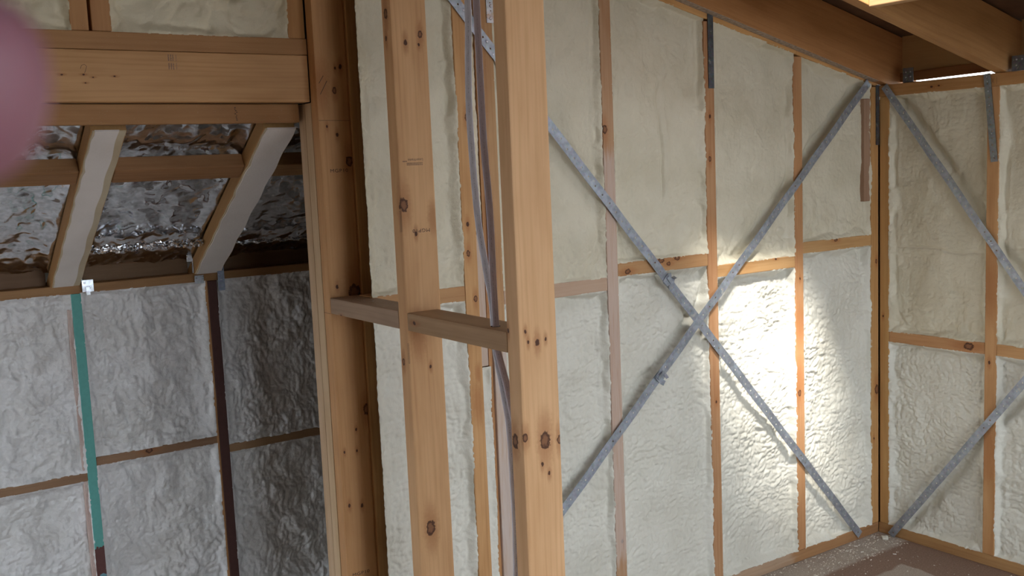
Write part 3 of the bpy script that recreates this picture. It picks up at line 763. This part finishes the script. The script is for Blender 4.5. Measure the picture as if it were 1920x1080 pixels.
# faded grading stamp on the header: two blocks of four bars
hr = []
for by in (0, .0215):
    for (bx, bw) in ((0, .0035), (.006, .0035), (.0115, .0035), (.020, .0018)):
        for k in range(8):
            hr.append((bx, by + k * .0021, bw * rnd.uniform(.5, 1), .0015))
ink_marks(hr, (-2.694, YD, 1.840), FX, UZ, header, INK_PURPLE)
ink_marks([(rnd.uniform(0, .006), k * .0042, rnd.uniform(.002, .005), .0022) for k in range(9)], (-2.510, YD + .058, 1.7125), FX, UZ, lower, INK)
def pencil(pts, width, n, parent, mat=PENCIL, name='pencil_line'):
    n = Vector(n); bm = bmesh.new(); pr = None
    P_ = [Vector(p) + n * .0007 for p in pts]
    for i, p in enumerate(P_):
        d = (P_[min(i + 1, len(P_) - 1)] - P_[max(i - 1, 0)]).normalized(); s = d.cross(n) * width / 2
        cur = (bm.verts.new(p - s), bm.verts.new(p + s))
        if pr: bm.faces.new((pr[0], cur[0], cur[1], pr[1]))
        pr = cur
    return child(link(name, bm_mesh(bm, name), mat), parent)
NY, NX = (0, -1, 0), (-1, 0, 0)
pencil([(-2.3095, .117, 1.7043), (-2.217, .117, 1.7032)], .0012, NY, p1)
pencil([(XE, .161, 1.166), (XE, .118, 1.1655)], .0012, NX, p1)
pencil([(-2.908, YD, 1.838), (-2.905, YD, 1.846), (-2.898, YD, 1.849), (-2.893, YD, 1.844), (-2.896, YD, 1.835), (-2.899, YD, 1.828)], .0012, NY, header)
pencil([(-2.302, .117, 1.805), (-2.288, .117, 1.826)], .0016, NY, p1, INK); pencil([(-2.300, .117, 1.775), (-2.278, .117, 1.812)], .0016, NY, p1, INK)
bpar = [o for o in wr.children if o.name.startswith('top_plate')][0]
pencil([(0, -.466, 1.795), (0, -.476, 1.775)], .001, NX, bpar); pencil([(0, -.476, 1.795), (0, -.466, 1.775)], .001, NX, bpar)
pencil([(0, -.485, 1.797), (0, -.485, 1.772)], .001, NX, bpar)

# ------------------------------------------------------------------ perforated metal straps
def strap(name, a, b_, width, n, label, cat='brace', group=None, pitch=.04, hole=.0031, mat=GALV, bow=0.0, parent=None, th=.0012, sub=None):
    a = Vector(a); b_ = Vector(b_); L = (b_ - a).length; x = (b_ - a).normalized(); z = Vector(n).normalized(); y = z.cross(x)
    k = max(1, round(L / pitch)); p = L / k; bm = bmesh.new(); hw = width / 2
    octs = [(math.cos(i * math.pi / 4 + math.pi), math.sin(i * math.pi / 4 + math.pi)) for i in range(8)]
    outer = [(-.5, 0), (-.5, -1), (0, -1), (.5, -1), (.5, 0), (.5, 1), (0, 1), (-.5, 1)]
    rr = random.Random(int(abs(a.x * 1000 + a.z * 77)))
    for s in range(k):
        cx = (s + .5) * p; cy = rr.uniform(-.15, .15) * hw
        def P(u, v):
            w = bow * math.sin(math.pi * min(1, max(0, u / L))) + .0012 * math.sin(u * 23) * (1 if bow else 0)
            return bm.verts.new((u - L / 2, v, w))
        o_ = [P(cx + q[0] * p, q[1] * hw) for q in outer]; i_ = [P(cx + q[0] * hole, cy + q[1] * hole) for q in octs]
        for i in range(8):
            j = (i + 1) % 8
            bm.faces.new((o_[i], o_[j], i_[j], i_[i]))
    bmesh.ops.remove_doubles(bm, verts=bm.verts, dist=1e-5)
    bmesh.ops.recalc_face_normals(bm, faces=bm.faces)
    ext = bmesh.ops.extrude_face_region(bm, geom=list(bm.faces))
    for v in ext['geom']:
        if isinstance(v, bmesh.types.BMVert): v.co.z += th
    bmesh.ops.recalc_face_normals(bm, faces=bm.faces)
    R = Matrix((x, y, z)).transposed().to_4x4()
    o = link(name, bm_mesh(bm, name), mat, parent, Matrix.Translation((a + b_) / 2) @ R)
    if parent is None: tag(o, label, cat, group)
    bpy.context.view_layer.update()
    return o

def nail(parent, p, n, r=.0042):
    bm = bmesh.new()
    bmesh.ops.create_cone(bm, cap_ends=True, segments=12, radius1=r, radius2=r * .7, depth=.002)
    o = link('nail', bm_mesh(bm, 'nail'), GALV_BR if parent is not None else NAILM, None, Matrix.Translation(Vector(p)) @ Vector(n).to_track_quat('Z', 'Y').to_matrix().to_4x4())
    bpy.context.view_layer.update()
    return child(o, parent)

G1 = 'crossed brace straps'
br1 = strap('brace_strap', (-1.985, -.0045, 2.092), (-.128, -.0045, .020), .032, NY, 'long steel strap of the back wall X falling from upper left to lower right', group=G1, bow=.004)
br2 = strap('brace_strap', (-1.78, -.0075, .324), (-.072, -.0075, 1.822), .032, NY, 'long steel strap of the back wall X rising from lower left to upper right', group=G1, bow=.004)
br3 = strap('brace_strap', (-.0045, -.030, 1.806), (-.0045, -1.35, .054), .030, NX, 'steel strap on the right wall running down from the ceiling corner', group=G1, bow=.003)
br4 = strap('brace_strap', (-.0075, -.062, .004), (-.0075, -1.41, 1.780), .030, NX, 'steel strap on the right wall rising from the floor corner', group=G1, bow=.003)
for p in ((-1.90, -.0065, 2.003), (-1.888, -.0065, 1.975), (-1.825, -.0065, 1.918), (-1.805, -.0065, 1.882), (-1.387, -.0075, 1.42), (-1.37, -.0075, 1.402), (-.475, -.0085, .405), (-.93, -.009, .90)):
    nail(br1, p, NY, .0045)
for p in ((-.92, -.0125, 1.078), (-.478, -.011, 1.462), (-1.37, -.011, .685), (-.47, -.011, 1.475)): nail(br2, p, NY, .0045)
for p in ((-.007, -.467, 1.218), (-.007, -.478, 1.205), (-.006, -.045, 1.785)): nail(br3, p, NX, .005)
for p in ((-.0105, -.466, .528), (-.0105, -.478, .545)): nail(br4, p, NX, .005)
def tensioner(par, p, along, n, sd):
    """crumpled folding clip that tightens a strap"""
    x = Vector(along).normalized(); z = Vector(n); y = z.cross(x); rr = random.Random(sd)
    bm = bmesh.new()
    def plate(cx, cy, cz, l, w, tilt, yaw):
        Mx = Matrix.Translation((cx, cy, cz)) @ Matrix.Rotation(yaw, 4, 'Z') @ Matrix.Rotation(tilt, 4, 'X')
        r = bmesh.ops.create_cube(bm, size=1.0)
        for v in r['verts']: v.co = Mx @ Vector((v.co.x * l, v.co.y * w, v.co.z * .0014))
    plate(0, 0, .004, .040, .036, .0, .1)
    plate(.006, .020, .008, .016, .014, .9, .3); plate(-.010, -.021, .008, .018, .012, -.8, .2)
    plate(.014, -.016, .009, .012, .016, -.6, -.5); plate(-.016, .014, .010, .012, .010, .7, -.4); plate(0, .004, .009, .030, .012, .25, .0)
    R = Matrix((x, y, z)).transposed().to_4x4()
    o = link('tensioner', bm_mesh(bm, 'tensioner'), GALV, None, Matrix.Translation(Vector(p)) @ R)
    bpy.context.view_layer.update(); child(o, par)
    nail(o, Vector(p) + Vector(n) * .006 + x * .012, n, .0035)
d1 = Vector((1.857, 0, -2.072)); d2 = Vector((1.708, 0, 1.498))
tensioner(br1, (-1.144, -.0095, 1.1535), d1, NY, 1)
tensioner(br2, (-1.195, -.0125, .837), d2, NY, 2)
G2 = 'short tie straps at the top plates'
ts1 = strap('tie_strap', (-.916, -.0025, 2.048), (-.916, -.0025, 1.792), .026, NY, 'short dark tie strap on the stud under the sloping beam', 'strap', G2, .022, .0016, GALV_DK)
ts2 = strap('tie_strap', (-.010, -.0025, 1.812), (-.009, -.0025, 1.580), .020, NY, 'narrow dark tie strap in the ceiling corner of the back wall', 'strap', G2, .022, .0016, GALV_DK)
ts3 = strap('tie_strap', (-.0025, -.4495, 1.8115), (-.0025, -.481, 1.500), .026, NX, 'mottled grey tie strap hanging from the right wall top plate', 'strap', G2, .024, .0022, metal_mat('galvanised_mottled', (.30, .32, .34), .45, splash=.2))
ts4 = strap('tie_strap', (-1.807, -.0025, 2.20), (-1.807, -.0025, 1.972), .026, NY, 'bright nailed tie strap beside the white cables at the top edge', 'strap', G2, .024, .0022, GALV_BR)
for p in ((-1.807, -.0045, 1.985), (-1.805, -.0045, 2.02), (-1.811, -.0045, 2.05)): nail(ts4, p, NY, .005)
for z_ in (1.80, 1.784, 1.75, 1.70, 1.60, 1.52): nail(ts3, (-.0045, -.4495 - (1.8115 - z_) * .1 , z_), NX, .003)

# ------------------------------------------------------------------ folded rafter brackets
def bracket(label, parts, mat):
    """parts: list of (lo, hi) thin plates forming one folded bracket"""
    lo0 = Vector(parts[0][0])
    e = tag(empty('rafter_bracket', lo0), label, 'bracket', 'folded metal rafter brackets')
    for i, (lo, hi) in enumerate(parts):
        timber('plate', lo, hi, 'x', mat, e, .0004)
    return e
def nails_on(e, pts, n):
    for p in pts:
        nail(e, p, n, .0035)
bk = bracket('dark grey bracket under the beam end in the ceiling corner', (((.010, -.146, 1.8115), (.0125, -.104, 1.866)), ((.010, -.104, 1.8115), (.05, -.1015, 1.866)), ((.010, -.150, 1.8115), (.05, -.104, 1.8135))), GALV_DK)
nails_on(bk, ((.0095, -.115, 1.85), (.0095, -.135, 1.85), (.0095, -.115, 1.83), (.0095, -.135, 1.832)), NX)
bk = bracket('dark grey bracket beside the rafter at the right picture edge', (((.010, -.585, 1.8115), (.0125, -.535, 1.864)), ((.010, -.535, 1.8115), (.05, -.5325, 1.864))), GALV_DK)
nails_on(bk, ((.0095, -.55, 1.85), (.0095, -.57, 1.85), (.0095, -.55, 1.83)), NX)
bk = bracket('shiny bracket beside the foot of the left low rafter', (((-2.781, 1.026, 1.206), (-2.745, 1.028, 1.246)), ((-2.781, 1.028, 1.240), (-2.7785, 1.075, 1.275)), ((-2.770, 1.024, 1.196), (-2.757, 1.026, 1.222))), GALV_BR)
nails_on(bk, ((-2.772, 1.025, 1.236), (-2.755, 1.025, 1.222)), NY)
bk = bracket('bright tabbed bracket left of the foot of the right low rafter', (((-2.4135, 1.03, 1.235), (-2.411, 1.04, 1.29)), ((-2.432, 1.03, 1.276), (-2.4135, 1.032, 1.300)), ((-2.412, 1.022, 1.198), (-2.380, 1.024, 1.226))), GALV_BR)
nails_on(bk, ((-2.423, 1.029, 1.288), (-2.392, 1.021, 1.205), (-2.404, 1.021, 1.217)), NY)
bk = bracket('bluish bracket right of the foot of the right low rafter', (((-2.330, 1.022, 1.165), (-2.3065, 1.024, 1.236)), ((-2.3085, 1.024, 1.20), (-2.306, 1.07, 1.25))), metal_mat('galvanised_blue', (.38, .43, .55), .35))
nails_on(bk, ((-2.325, 1.021, 1.222), (-2.318, 1.021, 1.205)), NY)

# ------------------------------------------------------------------ flat cables
def cable_mat(name, col):
    m, nt, b = mat_base(name)
    uv = nt.n('ShaderNodeTexCoord').outputs['UV']
    c = nt.mix(nt.rng(nt.noise(nt.vmath('MULTIPLY', uv, (20, 1, 1)), 3.0, 2), .3, .7), col, tuple(q * .9 for q in col))
    x, y, z = nt.xyz(uv)
    let = nt.rng(nt.noise(nt.vmath('MULTIPLY', uv, (520, 9, 1)), 1.0, 1, .5), .50, .56)
    grp = nt.rng(nt.noise(nt.vmath('MULTIPLY', uv, (26, 0, 1)), 1.0, 0), .40, .46)
    band = nt.math('MULTIPLY', nt.rng(y, .40, .44), nt.rng(y, .56, .60, 1, 0))
    k = nt.math('MULTIPLY', nt.math('MULTIPLY', let, grp), band)
    c = nt.mix(nt.math('MULTIPLY', k, .55), c, (.16, .14, .18))
    nt.put(b.inputs['Base Color'], c); b.inputs['Roughness'].default_value = .38
    return m
def cable(pts, w, t, mat, label, flat=(-.55, -.83, 0)):
    P_ = [Vector(p) for p in pts]; path = []
    for i in range(len(P_) - 1):
        p0 = P_[max(i - 1, 0)]; p1 = P_[i]; p2 = P_[i + 1]; p3 = P_[min(i + 2, len(P_) - 1)]
        for s in range(10):
            u = s / 10; path.append(.5 * ((2 * p1) + (p2 - p0) * u + (2 * p0 - 5 * p1 + 4 * p2 - p3) * u * u + (3 * p1 - p0 - 3 * p2 + p3) * u ** 3))
    path.append(P_[-1])
    prof = []
    for k in range(16):
        a = 2 * math.pi * k / 16 + math.pi / 16
        cx = math.copysign(abs(math.cos(a)) ** .55, math.cos(a)); cy = math.copysign(abs(math.sin(a)) ** .75, math.sin(a))
        prof.append((cx * w / 2, cy * t / 2))
    bm = bmesh.new(); uvl = bm.loops.layers.uv.new('UVMap'); rings = []; n0 = Vector(flat).normalized(); ln = 0; lens = []
    for i, p in enumerate(path):
        if i: ln += (path[i] - path[i - 1]).length
        lens.append(ln)
        d = (path[min(i + 1, len(path) - 1)] - path[max(i - 1, 0)]).normalized()
        n = (n0 - d * n0.dot(d)).normalized(); s = d.cross(n)
        rings.append([bm.verts.new(p + s * q[0] + n * q[1]) for q in prof])
    for i in range(len(rings) - 1):
        for k in range(16):
            j = (k + 1) % 16
            f = bm.faces.new((rings[i][k], rings[i][j], rings[i + 1][j], rings[i + 1][k])); f.smooth = True
            for lp, (uu, kk) in zip(f.loops, ((lens[i], k), (lens[i], j), (lens[i + 1], j), (lens[i + 1], k))):
                lp[uvl].uv = (uu, .5 + prof[kk][0] / w)
    bm.faces.new(rings[0][::-1]); bm.faces.new(rings[-1])
    bmesh.ops.recalc_face_normals(bm, faces=bm.faces)
    o = link('power_cable', bm_mesh(bm, 'power_cable'), mat); tag(o, label, 'cable', 'cables in the partition'); return o
CB = cable_mat('cable_sheath_white', (.80, .79, .86)); CB2 = cable_mat('cable_sheath_lilac', (.62, .56, .63))
cable([(-2.272, -.625, 2.30), (-2.27, -.6162, 1.9156), (-2.27, -.6062, 1.7809), (-2.27, -.6014, 1.6545), (-2.27, -.6147, 1.4551), (-2.272, -.6418, 1.3379), (-2.276, -.667, 1.2606), (-2.281, -.678, 1.2), (-2.281, -.68, 1.16),
       (-2.272, -.690, 1.07), (-2.27, -.705, .988), (-2.27, -.7105, .869), (-2.27, -.7118, .747), (-2.27, -.70, .5), (-2.27, -.69, .25)], .0150, .006, CB, 'whiter flat cable bowing left above the drilled nog')
cable([(-2.272, -.650, 2.30), (-2.27, -.6502, 1.9103), (-2.27, -.6511, 1.7986), (-2.272, -.6568, 1.6169), (-2.276, -.6747, 1.4558), (-2.280, -.682, 1.3161), (-2.285, -.692, 1.215), (-2.285, -.695, 1.16),
       (-2.272, -.704, 1.0834), (-2.268, -.723, 1.0033), (-2.262, -.742, .93), (-2.25, -.75, .75), (-2.25, -.75, .25)], .0155, .0062, CB2, 'lilac grey printed flat cable running straight down into the drilled nog')

# ------------------------------------------------------------------ foam crumbs
def chip(bm, p, r, rr):
    vs = []
    for k in range(5):
        a = 2 * math.pi * k / 5 + rr.random(); q = r * rr.uniform(.5, 1.2)
        vs.append(bm.verts.new((p[0] + q * math.cos(a) * rr.uniform(.6, 1.6), p[1] + q * math.sin(a), p[2] + .0002)))
    t = bm.verts.new((p[0], p[1], p[2] + r * rr.uniform(.5, 1.1)))
    for k in range(5): bm.faces.new((vs[k], vs[(k + 1) % 5], t))
    bm.faces.new(vs[::-1])
bm = bmesh.new(); rr = random.Random(9)
for i in range(4200):
    x = -2.0 * rr.random() ** 1.1 - .02
    if rr.random() < .72: y = -.006 - .15 * rr.random() ** 1.2
    else: y = -.01 - .9 * rr.random() ** 1.3
    chip(bm, (x, y, 0), .0009 + .0035 * rr.random() ** 5, rr)
for i in range(60):                         # longer shavings
    x = -1.1 * rr.random() - .02; y = -.01 - .28 * rr.random() ** 1.3; a = rr.uniform(0, 3.14); l = rr.uniform(.006, .016)
    pr = None
    for k in range(5):
        u = k / 4 - .5; px = x + math.cos(a) * l * u - math.sin(a) * .15 * l * (1 - 4 * u * u); py = y + math.sin(a) * l * u
        cur = (bm.verts.new((px, py, .0005)), bm.verts.new((px + .0008, py + .0012, .0030)))
        if pr: bm.faces.new((pr[0], cur[0], cur[1], pr[1]))
        pr = cur
cr = link('foam_crumbs', bm_mesh(bm, 'foam_crumbs'), plain_mat('crumb_white', (.72, .67, .59), .8))
tag(cr, 'white foam crumbs and shavings scattered over the floor by the wall', 'debris', kind='stuff')
bm = bmesh.new()
for i in range(260):
    chip(bm, (XE + .004 + .084 * rr.random(), .10 - .38 * rr.random() ** 1.6, 1.2112), .0006 + .0012 * rr.random() ** 2, rr)
sd_ = link('sawdust', bm_mesh(bm, 'sawdust'), plain_mat('sawdust_pale', (.50, .40, .33), .9))
tag(sd_, 'pale sawdust lying on the farther partition nog', 'debris', kind='stuff')
# foam clump by the strap foot
bm = bmesh.new(); bmesh.ops.create_icosphere(bm, subdivisions=3, radius=.016)
for v in bm.verts:
    f = 1 + .35 * math.sin(v.co.x * 300) * math.cos(v.co.y * 260 + 1); v.co *= f; v.co.z = max(v.co.z * .45, -.004)
ck = link('foam_clump', bm_mesh(bm, 'foam_clump', True), FOAM_LOW, None, Matrix.Translation((-.045, -.062, .004)))
tag(ck, 'white foam clump at the foot of the strap in the floor corner', 'debris')

# ------------------------------------------------------------------ the photographer's hand, fingertip in front of the lens
SKIN, nt, b = mat_base('skin')
P = nt.n('ShaderNodeTexCoord').outputs['Object']
nt.put(b.inputs['Base Color'], nt.mix(nt.rng(nt.noise(P, 90.0, 3), .3, .7), (.30, .135, .175), (.25, .105, .14)))
b.inputs['Roughness'].default_value = .5
b.inputs['Subsurface Weight'].default_value = .25
b.inputs['Subsurface Radius'].default_value = (.004, .0015, .001)
def to_world(p): return CAM_POS + CAM_R * p[0] + CAM_U * p[1] + CAM_F * p[2]
D = .070
tip = Vector(((88 - 960) / 1907.36 * D, (540 - 196) / 1907.36 * D, D))
jo = []; ed = []; ra = []
def add_v(p, r, frm=None):
    jo.append(Vector(p)); ra.append(r)
    if frm is not None: ed.append((frm, len(jo) - 1))
    return len(jo) - 1
wr0 = add_v(tip + Vector((-.170, -.075, .030)), .026)
el = add_v(tip + Vector((-.300, -.135, .045)), .032, wr0)
pm = add_v(tip + Vector((-.118, -.047, .026)), .024, wr0)
kn = add_v(tip + Vector((-.082, -.018, .018)), .0135, pm)
i1 = add_v(tip + Vector((-.046, .004, .003)), .0100, kn); i2 = add_v(tip + Vector((-.021, .004, .0)), .0088, i1); i3 = add_v(tip, .0078, i2)
for k, (dy, l) in enumerate(((-.021, 1.0), (-.040, .95), (-.057, .78))):
    a = add_v(tip + Vector((-.088, -.020 + dy, .024)), .012, pm)
    b1 = add_v(tip + Vector((-.088 + .034 * l, -.012 + dy, .014)), .0095, a); b2 = add_v(tip + Vector((-.088 + .030 * l, -.010 + dy, -.010)), .0086, b1); add_v(tip + Vector((-.088 + .010 * l, -.010 + dy, -.018)), .0076, b2)
t1 = add_v(tip + Vector((-.128, -.012, .002)), .0145, wr0); t2 = add_v(tip + Vector((-.100, .008, -.016)), .0115, t1); add_v(tip + Vector((-.074, .016, -.026)), .0092, t2)
me = bpy.data.meshes.new('hand'); me.from_pydata([to_world(p) - CAM_POS for p in jo], ed, [])
hand = link('hand', me, SKIN); hand.location = CAM_POS
sk = hand.modifiers.new('skin', 'SKIN'); sk.use_smooth_shade = True
for v, r in zip(me.skin_vertices[0].data, ra): v.radius = (r, r)
me.skin_vertices[0].data[pm].use_root = True
ss = hand.modifiers.new('sub', 'SUBSURF'); ss.levels = 2; ss.render_levels = 2
tag(hand, "out of focus pink fingertip of the photographer's hand at the upper left edge", 'hand')
